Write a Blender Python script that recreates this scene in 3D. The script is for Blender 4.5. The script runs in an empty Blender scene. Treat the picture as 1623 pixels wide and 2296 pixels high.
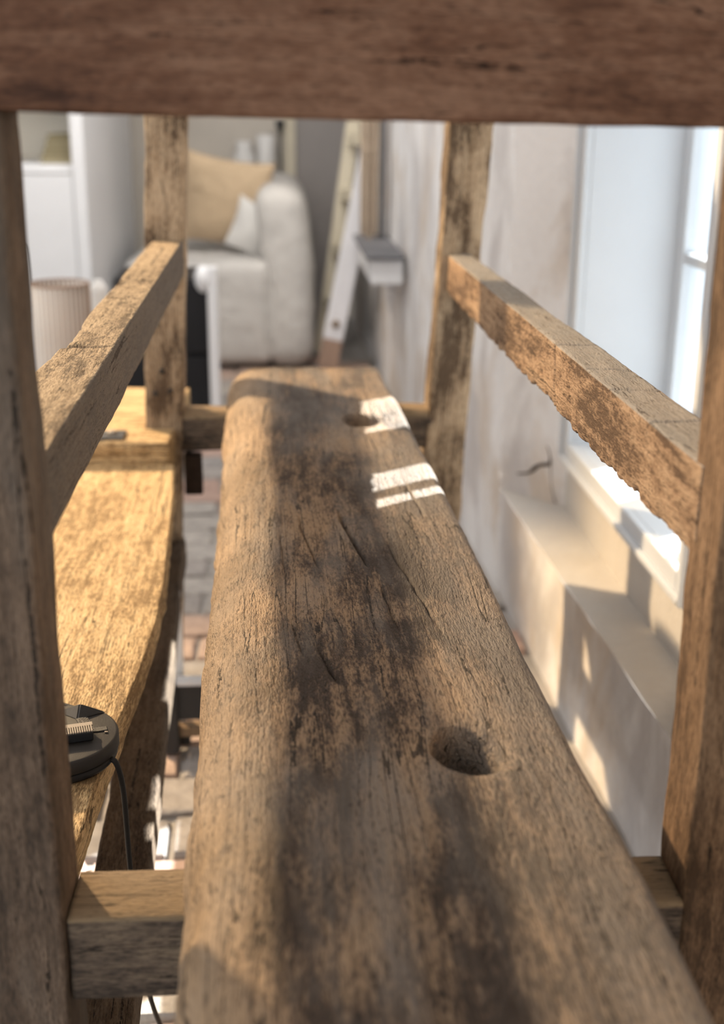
import bpy, bmesh, math, random
import numpy as np
from mathutils import Vector, Matrix

random.seed(7)
rng = np.random.default_rng(7)
SC = bpy.context.scene
COL = SC.collection

# ------------------------------------------------------------------ camera
CAM_Z = 1.05
def cam_basis(yaw, pitch, roll):
    y, p, r = (math.radians(a) for a in (yaw, pitch, roll))
    f = Vector((math.sin(y) * math.cos(p), math.cos(y) * math.cos(p), -math.sin(p)))
    rt = Vector((math.cos(y), -math.sin(y), 0))
    up = rt.cross(f)
    R = math.cos(r) * rt + math.sin(r) * up
    U = -math.sin(r) * rt + math.cos(r) * up
    return R, U, f
cd = bpy.data.cameras.new('camera')
cam = bpy.data.objects.new('camera', cd)
COL.objects.link(cam)
R_, U_, F_ = cam_basis(4.0, 18.4, 0.4)
M = Matrix((R_, U_, -F_)).transposed().to_4x4()
M.translation = Vector((0, 0, CAM_Z))
cam.matrix_world = M
cd.sensor_fit = 'VERTICAL'
cd.sensor_height = 36.0
cd.sensor_width = 36.0 * 1623 / 2296
cd.lens = 36.0 * 2757 / 2296
cd.clip_start = 0.02
cd.dof.use_dof = True
cd.dof.focus_distance = 1.10
cd.dof.aperture_fstop = 4.2
SC.camera = cam

# ------------------------------------------------------------------ world, sun, lamps, exposure
w = bpy.data.worlds.new('world'); SC.world = w
w.use_nodes = True
bg = w.node_tree.nodes['Background']
bg.inputs['Color'].default_value = (0.88, 0.94, 1.0, 1)
bg.inputs['Strength'].default_value = 1.9

def light(name, kind, loc, target, energy, color, **kw):
    ld = bpy.data.lights.new(name, kind)
    ld.energy = energy; ld.color = color
    for k, v in kw.items(): setattr(ld, k, v)
    o = bpy.data.objects.new(name, ld); COL.objects.link(o)
    o.location = loc
    o.rotation_euler = (Vector(target) - Vector(loc)).to_track_quat('-Z', 'Y').to_euler()
    return o
SUN_DIR = Vector((-1.0, -0.70, -0.68))
light('sun', 'SUN', (3, 3, 4), Vector((3, 3, 4)) + SUN_DIR, 22.0, (1.0, 0.97, 0.93), angle=math.radians(0.6))
light('ceiling_spot', 'SPOT', (-2.10, 4.10, 2.41), (-0.10, 1.35, 0.60), 980.0, (1.0, 0.72, 0.42),
      spot_size=math.radians(40), spot_blend=0.5, shadow_soft_size=0.06)
light('sofa_lamp', 'SPOT', (-0.9, 4.5, 2.3), (-0.15, 5.5, 0.6), 85.0, (1.0, 0.86, 0.70),
      spot_size=math.radians(70), spot_blend=0.7, shadow_soft_size=0.12)
light('ceiling_fill', 'AREA', (-1.7, 1.7, 2.38), (0.3, 1.9, 0.3), 42.0, (1.0, 0.95, 0.90), shape='SQUARE', size=1.5)  # added fill light over the near room, no such fixture seen
light('ceiling_fill_far', 'AREA', (-0.15, 3.9, 2.40), (-0.3, 4.9, 0.5), 40.0, (1.0, 0.96, 0.92), shape='SQUARE', size=1.1)  # added unseen fill to brighten the sofa end
vs = SC.view_settings
vs.view_transform = 'Standard'; vs.look = 'None'; vs.exposure = 0.40; vs.gamma = 1.0
vs.use_curve_mapping = False
SC.cycles.use_denoising = True
SC.cycles.adaptive_threshold = 0.04
SC.cycles.max_bounces = 6
SC.cycles.diffuse_bounces = 3
SC.cycles.sample_clamp_indirect = 6.0

# ------------------------------------------------------------------ numpy noise
def _hash(ix, iy, iz, seed):
    h = (ix.astype(np.uint32) * np.uint32(374761393) + iy.astype(np.uint32) * np.uint32(668265263)
         + iz.astype(np.uint32) * np.uint32(2147483647 % 4294967295) + np.uint32(seed * 974711 % 4294967295))
    h = (h ^ (h >> np.uint32(13))) * np.uint32(1274126177)
    h = h ^ (h >> np.uint32(16))
    h = h * np.uint32(2246822519); h = h ^ (h >> np.uint32(15))
    return h.astype(np.float64) / 4294967295.0
def vnoise(P, seed=0):
    P = np.asarray(P, float)
    i = np.floor(P).astype(np.int64); f = P - i
    f = f * f * (3 - 2 * f)
    out = 0
    for dx in (0, 1):
        for dy in (0, 1):
            for dz in (0, 1):
                wgt = ((f[:, 0] if dx else 1 - f[:, 0]) * (f[:, 1] if dy else 1 - f[:, 1])
                       * (f[:, 2] if dz else 1 - f[:, 2]))
                out = out + wgt * _hash(i[:, 0] + dx + 5000, i[:, 1] + dy + 5000, i[:, 2] + dz + 5000, seed)
    return out * 2 - 1
def fbm(P, seed=0, octv=3):
    P = np.asarray(P, float); s = 0; a = 1.0
    for k in range(octv):
        s = s + a * vnoise(P * (2.03 ** k), seed + 17 * k); a *= 0.5
    return s / 1.75
np.seterr(over='ignore')

# ------------------------------------------------------------------ object helpers
def link_mesh(name, verts, faces, mat, parent=None, smooth=True, gc=None, tags=None):
    me = bpy.data.meshes.new(name)
    verts = np.asarray(verts, float)
    if parent is not None: verts = verts - np.array(parent['_base'])
    me.from_pydata(verts.tolist(), [], faces)
    if gc is not None:
        at = me.attributes.new('gc', 'FLOAT_VECTOR', 'POINT')
        at.data.foreach_set('vector', np.asarray(gc, np.float32).ravel())
    if tags is not None:
        for nm, arr in tags.items():
            at = me.attributes.new(nm, 'FLOAT', 'POINT'); at.data.foreach_set('value', np.asarray(arr, np.float32))
    me.polygons.foreach_set('use_smooth', [smooth] * len(me.polygons))
    if mat: me.materials.append(mat)
    me.update()
    o = bpy.data.objects.new(name, me); COL.objects.link(o)
    if parent is not None: o.parent = parent
    return o
BASES = []
def thing(name, label, cat, loc, group=None, parent=None):
    o = bpy.data.objects.new(name, None); COL.objects.link(o)
    o.location = loc; o['_base'] = list(loc)
    o.empty_display_size = 0.05
    if label: o['label'] = label
    if cat: o['category'] = cat
    if group: o['group'] = group
    BASES.append(o)
    return o
def tag(o, label, cat, group=None):
    o['label'] = label; o['category'] = cat
    if group: o['group'] = group
    return o
def struct(o, label=None):
    o['kind'] = 'structure'
    if label: o['label'] = label
    return o
def bm_obj(name, bm, mat, parent=None, smooth=False, sub=0, parent_base=None):
    me = bpy.data.meshes.new(name)
    base = None
    if parent is not None:
        base = parent.get('_base') if parent_base is None else parent_base
        if base is not None:
            bmesh.ops.translate(bm, verts=bm.verts, vec=-Vector(base))
    bm.to_mesh(me); bm.free()
    me.polygons.foreach_set('use_smooth', [smooth] * len(me.polygons))
    if mat: me.materials.append(mat)
    o = bpy.data.objects.new(name, me); COL.objects.link(o)
    if parent is not None: o.parent = parent
    if sub:
        md = o.modifiers.new('sub', 'SUBSURF'); md.levels = sub; md.render_levels = sub
    return o
def bm_box(bm, lo, hi, bevel=0.0, seg=2):
    r = bmesh.ops.create_cube(bm, size=1.0)
    vs_ = r['verts']
    lo = Vector(lo); hi = Vector(hi)
    for v in vs_:
        v.co = Vector(((lo[i] + hi[i]) / 2 + v.co[i] * (hi[i] - lo[i]) for i in range(3)))
    if bevel > 0:
        es = list({e for v in vs_ for e in v.link_edges})
        bmesh.ops.bevel(bm, geom=es, offset=bevel, segments=seg, profile=0.5, affect='EDGES')
    return bm
def box(name, lo, hi, mat, parent=None, bevel=0.003, seg=2, smooth=False, rot=None, parent_base=None):
    bm = bmesh.new()
    if rot is None:
        bm_box(bm, lo, hi, bevel, seg)
    else:
        c = (Vector(lo) + Vector(hi)) / 2; h = (Vector(hi) - Vector(lo)) / 2
        bm_box(bm, -h, h, bevel, seg)
        bmesh.ops.transform(bm, matrix=Matrix.Translation(c) @ rot.to_4x4(), verts=bm.verts)
    return bm_obj(name, bm, mat, parent, smooth, parent_base=parent_base)
def lathe(name, prof, centre, mat, parent=None, n=48, smooth=True, cap=True, wob=None):
    vs_, fs = [], []
    for (r, z) in prof:
        for k in range(n):
            a = 2 * math.pi * k / n
            rr = r if wob is None else r + wob(a, z)
            vs_.append((centre[0] + rr * math.cos(a), centre[1] + rr * math.sin(a), centre[2] + z))
    m = len(prof)
    for i in range(m - 1):
        for k in range(n):
            k2 = (k + 1) % n
            fs.append((i * n + k, i * n + k2, (i + 1) * n + k2, (i + 1) * n + k))
    if cap:
        fs.append(tuple(range(n - 1, -1, -1)))
        fs.append(tuple((m - 1) * n + k for k in range(n)))
    return link_mesh(name, vs_, fs, mat, parent, smooth)
def tube(name, pts, r, mat, parent=None, n=10, sub=6, radii=None):
    P = [Vector(p) for p in pts]
    # catmull-rom
    Q, RR = [], []
    for i in range(len(P) - 1):
        p0 = P[max(i - 1, 0)]; p1 = P[i]; p2 = P[i + 1]; p3 = P[min(i + 2, len(P) - 1)]
        for k in range(sub):
            t = k / sub
            Q.append(0.5 * ((2 * p1) + (-p0 + p2) * t + (2 * p0 - 5 * p1 + 4 * p2 - p3) * t * t
                            + (-p0 + 3 * p1 - 3 * p2 + p3) * t ** 3))
            if radii: RR.append(radii[i] * (1 - t) + radii[i + 1] * t)
    Q.append(P[-1])
    if radii: RR.append(radii[-1])
    vs_, fs = [], []
    ref = Vector((0.31, 0.17, 0.93)).normalized()
    for i, q in enumerate(Q):
        d = (Q[min(i + 1, len(Q) - 1)] - Q[max(i - 1, 0)]).normalized()
        a = d.cross(ref).normalized(); b = d.cross(a)
        rr = RR[i] if radii else r
        for k in range(n):
            t = 2 * math.pi * k / n
            vs_.append(q + (a * math.cos(t) + b * math.sin(t)) * rr)
    for i in range(len(Q) - 1):
        for k in range(n):
            k2 = (k + 1) % n
            fs.append((i * n + k, i * n + k2, (i + 1) * n + k2, (i + 1) * n + k))
    fs.append(tuple(range(n - 1, -1, -1)))
    fs.append(tuple((len(Q) - 1) * n + k for k in range(n)))
    return link_mesh(name, [tuple(v) for v in vs_], fs, mat, parent, True)

# ------------------------------------------------------------------ materials
def new_mat(name):
    m = bpy.data.materials.new(name); m.use_nodes = True
    nt = m.node_tree
    return m, nt, nt.nodes['Principled BSDF']
class NB:
    """tiny node builder"""
    def __init__(s, nt): s.nt = nt
    def n(s, t, **kw):
        o = s.nt.nodes.new(t)
        for k, v in kw.items(): setattr(o, k, v)
        return o
    def l(s, a, b): s.nt.links.new(a, b)
    def attr(s, name): return s.n('ShaderNodeAttribute', attribute_name=name).outputs['Vector']
    def obj(s): return s.n('ShaderNodeTexCoord').outputs['Object']
    def scale(s, v, sc, off=(0, 0, 0)):
        m = s.n('ShaderNodeMapping'); s.l(v, m.inputs['Vector'])
        m.inputs['Scale'].default_value = sc; m.inputs['Location'].default_value = off
        return m.outputs['Vector']
    def noise(s, v, scale=1.0, detail=4, rough=0.55, dist=0.0):
        m = s.n('ShaderNodeTexNoise'); s.l(v, m.inputs['Vector'])
        m.inputs['Scale'].default_value = scale; m.inputs['Detail'].default_value = detail
        m.inputs['Roughness'].default_value = rough; m.inputs['Distortion'].default_value = dist
        return m.outputs['Fac']
    def ramp(s, f, stops, interp='LINEAR'):
        m = s.n('ShaderNodeValToRGB'); s.l(f, m.inputs['Fac'])
        cr = m.color_ramp; cr.interpolation = interp
        while len(cr.elements) > 1: cr.elements.remove(cr.elements[-1])
        for i, (p, c) in enumerate(stops):
            e = cr.elements[0] if i == 0 else cr.elements.new(p)
            e.position = p
            e.color = (*c, 1) if isinstance(c, (tuple, list)) else (c, c, c, 1)
        return m.outputs['Color']
    def math(s, op, a, b=None, c=None):
        m = s.n('ShaderNodeMath', operation=op)
        for i, x in enumerate((a, b, c)):
            if x is None: continue
            if isinstance(x, (int, float)): m.inputs[i].default_value = x
            else: s.l(x, m.inputs[i])
        return m.outputs[0]
    def mix(s, f, a, b, mode='MIX'):
        m = s.n('ShaderNodeMix', data_type='RGBA', blend_type=mode)
        for i, x in ((0, f), (6, a), (7, b)):
            if isinstance(x, (int, float)): m.inputs[i].default_value = x
            elif isinstance(x, (tuple, list)): m.inputs[i].default_value = (*x, 1)
            else: s.l(x, m.inputs[i])
        return m.outputs[2]
    def bump(s, h, dist, strength=1.0, normal=None):
        m = s.n('ShaderNodeBump'); s.l(h, m.inputs['Height'])
        m.inputs['Distance'].default_value = dist; m.inputs['Strength'].default_value = strength
        if normal is not None: s.l(normal, m.inputs['Normal'])
        return m.outputs['Normal']

def wood(name, dark, mid, light_, crack=0.5, patina=0.5, fine=1.0, grey=None, rough=0.85, bumpd=0.0022, streak=1.0, topc=None, sidec=None, blotch=0.0, sharp=1.0, greyx=None):
    m, nt, bs = new_mat(name); b = NB(nt)
    P = b.attr('gc')
    # warp so that the grain wavers
    wv = b.n('ShaderNodeTexNoise'); b.l(b.scale(P, (2.2, 5, 5)), wv.inputs['Vector']); wv.inputs['Scale'].default_value = 1.0
    wsc = b.n('ShaderNodeVectorMath', operation='SCALE'); b.l(wv.outputs['Color'], wsc.inputs[0]); wsc.inputs['Scale'].default_value = 0.028
    wad = b.n('ShaderNodeVectorMath', operation='ADD'); b.l(P, wad.inputs[0]); b.l(wsc.outputs[0], wad.inputs[1])
    Q = wad.outputs[0]
    large = b.noise(b.scale(Q, (4.5, 11, 11)), 1, 2, 0.6)
    mott = b.noise(b.scale(Q, (34, 80, 80)), 1, 3, 0.65)
    strk = b.noise(b.scale(Q, (9 * streak, 150, 150)), 1, 3, 0.6)
    fib = b.noise(b.scale(Q, (45, 780, 780)), 1, 2, 0.6)
    chip = b.noise(b.scale(Q, (125, 480, 480)), 1, 2, 0.7)
    # colour
    s1 = b.math('ADD', b.math('MULTIPLY', large, patina), b.math('MULTIPLY', mott, 0.42))
    s1 = b.math('ADD', s1, b.math('MULTIPLY', strk, 0.34))
    s1 = b.math('ADD', s1, b.math('MULTIPLY', chip, 0.34))
    tot = patina + 0.42 + 0.34 + 0.34
    s1 = b.math('DIVIDE', s1, tot)
    col = b.ramp(s1, [(0.497 - 0.077 / sharp, dark), (0.497, mid), (0.497 + 0.093 / sharp, light_)])
    fibc = b.ramp(fib, [(0.30, 0.62), (0.58, 1.08)])
    col = b.mix(0.55 * fine, col, fibc, 'MULTIPLY')
    if grey is not None:
        gm = b.noise(b.scale(Q, (3.2, 14, 14), (4.1, 2.2, 1.7)), 1, 4, 0.6)
        col = b.mix(b.ramp(gm, [(0.46, 0.0), (0.64, 0.75)]), col, grey)
    if blotch > 0:
        col = b.mix(blotch, col, b.ramp(large, [(0.42, (0.42, 0.40, 0.40)), (0.60, (1.22, 1.18, 1.12))]), 'MULTIPLY')
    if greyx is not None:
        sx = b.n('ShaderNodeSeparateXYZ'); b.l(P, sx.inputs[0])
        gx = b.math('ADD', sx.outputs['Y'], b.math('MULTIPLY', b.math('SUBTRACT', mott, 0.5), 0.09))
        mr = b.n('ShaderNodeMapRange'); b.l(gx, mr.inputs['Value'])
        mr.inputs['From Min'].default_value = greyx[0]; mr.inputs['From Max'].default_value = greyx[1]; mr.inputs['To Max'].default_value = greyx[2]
        col = b.mix(mr.outputs[0], col, b.mix(0.6, (0.235, 0.205, 0.18), fibc, 'MULTIPLY'))  # weathered grey plus window reflection painted in towards the right edge
        # lamp-lit strip painted as paler tan wood along the rounded edge
        mr2 = b.n('ShaderNodeMapRange'); b.l(gx, mr2.inputs['Value'])
        mr2.inputs['From Min'].default_value = 0.0; mr2.inputs['From Max'].default_value = -0.05; mr2.inputs['To Max'].default_value = 0.48
        col = b.mix(mr2.outputs[0], col, b.mix(0.6, (0.47, 0.325, 0.195), fibc, 'MULTIPLY'))
    for nm, cc in (('face_top', topc), ('face_side', sidec)):  # per-face tints paint lit tops and shaded sides into the colour
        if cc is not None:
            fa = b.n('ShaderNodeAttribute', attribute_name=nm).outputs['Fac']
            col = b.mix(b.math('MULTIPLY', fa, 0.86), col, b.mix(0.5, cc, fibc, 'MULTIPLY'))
    # cracks along the grain: contour lines of a stretched noise, ragged by the chips
    rag = b.math('MULTIPLY', b.math('SUBTRACT', chip, 0.5), 0.036)
    cr = b.noise(b.scale(Q, (1.5, 85, 85), (1.3, 0.7, 3.1)), 1, 1, 0.5)
    line = b.math('ADD', b.math('ABSOLUTE', b.math('SUBTRACT', cr, 0.5)), rag)
    thr = b.math('MULTIPLY', b.math('SUBTRACT', large, 0.38), 0.034 * crack * 2)
    ck = b.math('DIVIDE', b.math('SUBTRACT', thr, line), 0.004)
    n_ = b.n('ShaderNodeClamp'); b.l(ck, n_.inputs['Value']); ck = n_.outputs[0]
    cr2 = b.noise(b.scale(Q, (26, 250, 250), (0.3, 2.7, 1.1)), 1, 1, 0.6)
    line2 = b.math('ADD', b.math('ABSOLUTE', b.math('SUBTRACT', cr2, 0.5)), rag)
    thr2 = b.math('MULTIPLY', b.math('SUBTRACT', mott, 0.46), 0.16 * crack * 2)
    ck2 = b.math('DIVIDE', b.math('SUBTRACT', thr2, line2), 0.012)
    n2 = b.n('ShaderNodeClamp'); b.l(ck2, n2.inputs['Value']); ck2 = n2.outputs[0]
    spk = b.math('MULTIPLY', b.ramp(chip, [(0.36, 1.0), (0.45, 0.0)]), b.ramp(mott, [(0.42, 0.0), (0.58, 1.0)]))
    # worm holes
    vo = b.n('ShaderNodeTexVoronoi'); b.l(b.scale(Q, (30, 40, 40)), vo.inputs['Vector']); vo.inputs['Scale'].default_value = 1.0
    wh = b.ramp(vo.outputs['Distance'], [(0.035, 1.0), (0.055, 0.0)])
    allc = b.math('MAXIMUM', b.math('MAXIMUM', b.math('MAXIMUM', ck, b.math('MULTIPLY', spk, 0.6 * crack)), b.math('MULTIPLY', ck2, 0.65)), b.math('MULTIPLY', wh, 0.8))
    col = b.mix(b.math('MULTIPLY', allc, 0.82), col, tuple(c * 0.30 for c in dark))
    b.l(col, bs.inputs['Base Color'])
    bs.inputs['Roughness'].default_value = rough
    bs.inputs['Specular IOR Level'].default_value = 0.25
    h = b.math('ADD', b.math('MULTIPLY', strk, 0.7), b.math('MULTIPLY', chip, 0.75))
    h = b.math('SUBTRACT', h, b.math('MULTIPLY', ck, 0.9))
    b.l(b.bump(h, bumpd, 1.0), bs.inputs['Normal'])
    return m

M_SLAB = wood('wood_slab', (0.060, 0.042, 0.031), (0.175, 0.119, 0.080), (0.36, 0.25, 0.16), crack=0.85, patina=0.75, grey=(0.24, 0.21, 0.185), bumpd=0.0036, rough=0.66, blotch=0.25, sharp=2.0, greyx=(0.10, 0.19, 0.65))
M_PLANK = wood('wood_plank', (0.30, 0.195, 0.095), (0.63, 0.435, 0.225), (0.74, 0.54, 0.30), crack=0.9, patina=0.4, bumpd=0.0032, sharp=1.5)
M_RAILL = wood('wood_rail_left', (0.13, 0.092, 0.060), (0.32, 0.235, 0.150), (0.44, 0.33, 0.215), crack=0.5, patina=0.35, bumpd=0.0018, sidec=(0.125, 0.112, 0.100), sharp=1.5)  # sidec paints the shade of the inner face
M_RAILR = wood('wood_rail_right', (0.12, 0.072, 0.043), (0.29, 0.185, 0.112), (0.42, 0.285, 0.18), crack=0.5, patina=0.5, bumpd=0.0018, topc=(0.30, 0.285, 0.262), blotch=0.3, sharp=1.6)  # topc paints cool window light onto the top face
M_POSTF = wood('wood_post_far', (0.13, 0.090, 0.058), (0.36, 0.265, 0.175), (0.50, 0.385, 0.265), crack=0.6, patina=0.7, blotch=0.25, sharp=1.8)
M_POST = wood('wood_post', (0.115, 0.083, 0.057), (0.26, 0.19, 0.128), (0.40, 0.30, 0.205), crack=0.6, patina=0.6, grey=(0.25, 0.215, 0.185))
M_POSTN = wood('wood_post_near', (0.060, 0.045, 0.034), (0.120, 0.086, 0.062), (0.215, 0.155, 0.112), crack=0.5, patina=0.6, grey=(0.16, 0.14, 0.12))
M_POSTR = wood('wood_post_red', (0.085, 0.050, 0.028), (0.195, 0.118, 0.066), (0.31, 0.195, 0.115), crack=0.55, patina=0.6)
M_TOP = wood('wood_top_beam', (0.060, 0.028, 0.017), (0.150, 0.072, 0.041), (0.26, 0.145, 0.092), crack=0.3, patina=0.9, rough=0.7)
M_STRETCH = wood('wood_stretcher', (0.050, 0.038, 0.030), (0.115, 0.086, 0.064), (0.20, 0.15, 0.105), crack=0.5, patina=0.5, topc=(0.34, 0.245, 0.15), sharp=1.4)  # topc paints the warm lamp light onto the top face
M_DARKB = wood('wood_dark_block', (0.010, 0.006, 0.004), (0.022, 0.013, 0.009), (0.04, 0.025, 0.016), crack=0.3, patina=0.4)
M_LOWER = wood('wood_lower', (0.06, 0.044, 0.033), (0.125, 0.093, 0.067), (0.20, 0.152, 0.11), crack=0.5, patina=0.4)

def plain(name, col, rough=0.6, bump=0.0, bscale=200, var=0.0, spec=0.4, metallic=0.0, vscale=6):
    m, nt, bs = new_mat(name); b = NB(nt)
    bs.inputs['Roughness'].default_value = rough
    bs.inputs['Specular IOR Level'].default_value = spec
    bs.inputs['Metallic'].default_value = metallic
    O = b.obj()
    nz = b.noise(O, vscale, 4, 0.6)
    c = b.ramp(nz, [(0.3, tuple(x * (1 - var) for x in col)), (0.7, tuple(min(1, x * (1 + var)) for x in col))])
    b.l(c, bs.inputs['Base Color'])
    if bump > 0:
        b.l(b.bump(b.noise(O, bscale, 4, 0.6), bump), bs.inputs['Normal'])
    return m
def plaster(name, base, stain, grey, amt=0.5, seed=0.0):
    m, nt, bs = new_mat(name); b = NB(nt)
    O = b.obj()
    a = b.noise(b.scale(O, (3.2, 3.2, 2.0), (seed, 1.3, 2.2)), 1, 5, 0.6, 0.3)
    g = b.noise(b.scale(O, (4.5, 4.5, 2.6), (3.4, seed, 0.2)), 1, 5, 0.62, 0.4)
    f = b.noise(O, 60, 5, 0.65)
    col = b.mix(b.ramp(a, [(0.49, 0.0), (0.61, amt)]), base, stain)
    col = b.mix(b.ramp(g, [(0.48, 0.0), (0.62, amt)]), col, grey)
    col = b.mix(0.12, col, b.ramp(f, [(0.3, 0.6), (0.7, 1.1)]), 'MULTIPLY')
    b.l(col, bs.inputs['Base Color'])
    bs.inputs['Roughness'].default_value = 0.92
    bs.inputs['Specular IOR Level'].default_value = 0.2
    h = b.math('ADD', b.math('MULTIPLY', a, 3.0), b.math('MULTIPLY', f, 0.35))
    h = b.math('ADD', h, b.math('MULTIPLY', g, 2.0))
    b.l(b.bump(h, 0.005, 0.8), bs.inputs['Normal'])
    return m
def fabric(name, col, var=0.08, weave=900):
    m, nt, bs = new_mat(name); b = NB(nt)
    O = b.obj()
    nz = b.noise(O, 5, 4, 0.6)
    c = b.ramp(nz, [(0.3, tuple(x * (1 - var) for x in col)), (0.7, tuple(min(1, x * (1 + var)) for x in col))])
    b.l(c, bs.inputs['Base Color'])
    bs.inputs['Roughness'].default_value = 0.95
    bs.inputs['Specular IOR Level'].default_value = 0.1
    h = b.math('ADD', b.math('MULTIPLY', b.noise(O, 9, 3, 0.5), 6.0), b.math('MULTIPLY', b.noise(O, weave, 2, 0.5), 0.3))
    b.l(b.bump(h, 0.006, 0.7), bs.inputs['Normal'])
    return m
def brick_mat():
    m, nt, bs = new_mat('floor_brick'); b = NB(nt)
    oi = b.n('ShaderNodeObjectInfo')
    c = b.ramp(oi.outputs['Random'], [(0.0, (0.34, 0.31, 0.29)), (0.2, (0.42, 0.29, 0.24)), (0.4, (0.40, 0.37, 0.34)),
                                     (0.6, (0.45, 0.33, 0.27)), (0.8, (0.30, 0.28, 0.27)), (1.0, (0.46, 0.40, 0.36))], 'CONSTANT')
    O = b.n('ShaderNodeTexCoord').outputs['Object']
    nz = b.noise(O, 26, 6, 0.7)
    c = b.mix(0.8, c, b.ramp(nz, [(0.3, 0.55), (0.7, 1.25)]), 'MULTIPLY')
    b.l(c, bs.inputs['Base Color']); bs.inputs['Roughness'].default_value = 0.75
    b.l(b.bump(nz, 0.006), bs.inputs['Normal'])
    return m
def glass_mat():
    m, nt, bs = new_mat('window_glass'); b = NB(nt)
    nt.nodes.remove(bs)
    tr = b.n('ShaderNodeBsdfTransparent'); gl = b.n('ShaderNodeBsdfGlossy'); gl.inputs['Roughness'].default_value = 0.02
    tr.inputs['Color'].default_value = (0.97, 0.985, 0.98, 1)
    mx = b.n('ShaderNodeMixShader'); lw = b.n('ShaderNodeLayerWeight'); lw.inputs['Blend'].default_value = 0.5
    b.l(b.math('ADD', b.math('MULTIPLY', b.math('POWER', lw.outputs['Facing'], 5.0), 0.7), 0.03), mx.inputs[0]); b.l(tr.outputs[0], mx.inputs[1]); b.l(gl.outputs[0], mx.inputs[2])
    b.l(mx.outputs[0], nt.nodes['Material Output'].inputs['Surface'])
    return m
M_PLASTER = plaster('wall_plaster', (0.82, 0.815, 0.82), (0.60, 0.51, 0.42), (0.55, 0.53, 0.53), 0.8)
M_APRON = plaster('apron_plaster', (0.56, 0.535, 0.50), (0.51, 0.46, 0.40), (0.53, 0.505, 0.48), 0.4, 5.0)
M_CRACK = plain('plaster_crack', (0.10, 0.08, 0.065), 0.9, 0.001, 200, 0.2)
M_WINW = plain('window_paint', (0.58, 0.61, 0.65), 0.45, 0.0006, 60, 0.02)
M_WHITE = plain('white_paint', (0.80, 0.81, 0.83), 0.45, 0.0006, 60, 0.02)
M_WHITEW = plain('white_wall_paint', (0.74, 0.74, 0.75), 0.8, 0.002, 30, 0.03)
M_BACK = plain('back_wall_paint', (0.62, 0.57, 0.50), 0.85, 0.002, 30, 0.05)
M_DOOR = plain('grey_door_paint', (0.33, 0.305, 0.29), 0.7, 0.001, 30, 0.05)
M_CEIL = plain('ceiling_paint', (0.78, 0.77, 0.75), 0.9, 0.001, 30, 0.03)
M_MORTAR = plain('floor_mortar', (0.36, 0.34, 0.32), 0.95, 0.004, 80, 0.15)
M_BRICK = brick_mat()
M_GLASS = glass_mat()
M_SOFA = fabric('sofa_linen', (0.62, 0.60, 0.57))
M_CUSH = fabric('cushion_beige', (0.62, 0.47, 0.31), 0.10)
M_CUSHW = fabric('cushion_white', (0.82, 0.80, 0.76))
M_CURT = fabric('curtain_linen', (0.50, 0.41, 0.32), 0.1)
M_BLACK = plain('black_plastic', (0.012, 0.012, 0.013), 0.48, 0.0004, 900, 0.15, 0.35)
M_BLACKG = plain('dark_grey_plastic', (0.020, 0.018, 0.017), 0.5, 0.0003, 1500, 0.15, 0.4)
M_TANP = plain('tan_plastic', (0.30, 0.25, 0.20), 0.5, 0.0002, 900, 0.1)
M_SPEAK = plain('black_cabinet', (0.010, 0.010, 0.012), 0.5, 0.0005, 300, 0.2, 0.3)
M_SLATE = plain('slate', (0.13, 0.13, 0.14), 0.7, 0.002, 60, 0.2)
M_METAL = plain('dark_metal', (0.07, 0.07, 0.072), 0.4, 0.0004, 300, 0.3, 0.5, 0.7)
M_CREAM = plain('cream_paint', (0.66, 0.60, 0.47), 0.7, 0.002, 40, 0.08)
M_NICHE = plain('niche_cream', (0.86, 0.80, 0.68), 0.8, 0.001, 40, 0.03)
M_LADDER = plain('ladder_white', (0.74, 0.74, 0.77), 0.7, 0.001, 40, 0.05)
M_BARE = plain('bare_wood', (0.36, 0.25, 0.19), 0.8, 0.002, 60, 0.15)
M_BOOK = plain('olive_cloth', (0.185, 0.155, 0.075), 0.85, 0.0006, 300, 0.12)
M_PAGES = plain('book_pages', (0.34, 0.295, 0.19), 0.9, 0.0006, 300, 0.08)
M_SHADE = plain('shade_pleats', (0.55, 0.47, 0.40), 0.9, 0.0006, 300, 0.08)
def stripe_mat():
    m, nt, bs = new_mat('ribbed_shade'); b = NB(nt)
    g = b.n('ShaderNodeTexGradient', gradient_type='RADIAL'); b.l(b.obj(), g.inputs['Vector'])
    f = b.math('FRACT', b.math('MULTIPLY', g.outputs['Fac'], 36.0))
    c = b.ramp(f, [(0.0, (0.24, 0.16, 0.11)), (0.22, (0.42, 0.32, 0.25)), (0.38, (0.84, 0.79, 0.73)), (0.80, (0.84, 0.79, 0.73)), (1.0, (0.24, 0.16, 0.11))])
    b.l(c, bs.inputs['Base Color']); bs.inputs['Roughness'].default_value = 0.9
    return m
M_SHADE = stripe_mat()
M_CERAM = plain('white_ceramic', (0.85, 0.84, 0.82), 0.35, 0.0003, 60, 0.02)
M_BLUE = plain('blue_bulb_cap', (0.16, 0.28, 0.60), 0.4, 0.0003, 60, 0.05)
M_DKWOOD = plain('dark_stool_wood', (0.035, 0.032, 0.030), 0.7, 0.001, 60, 0.2)
M_BROWN = plain('brown_slat', (0.22, 0.145, 0.085), 0.8, 0.001, 60, 0.2)

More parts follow.
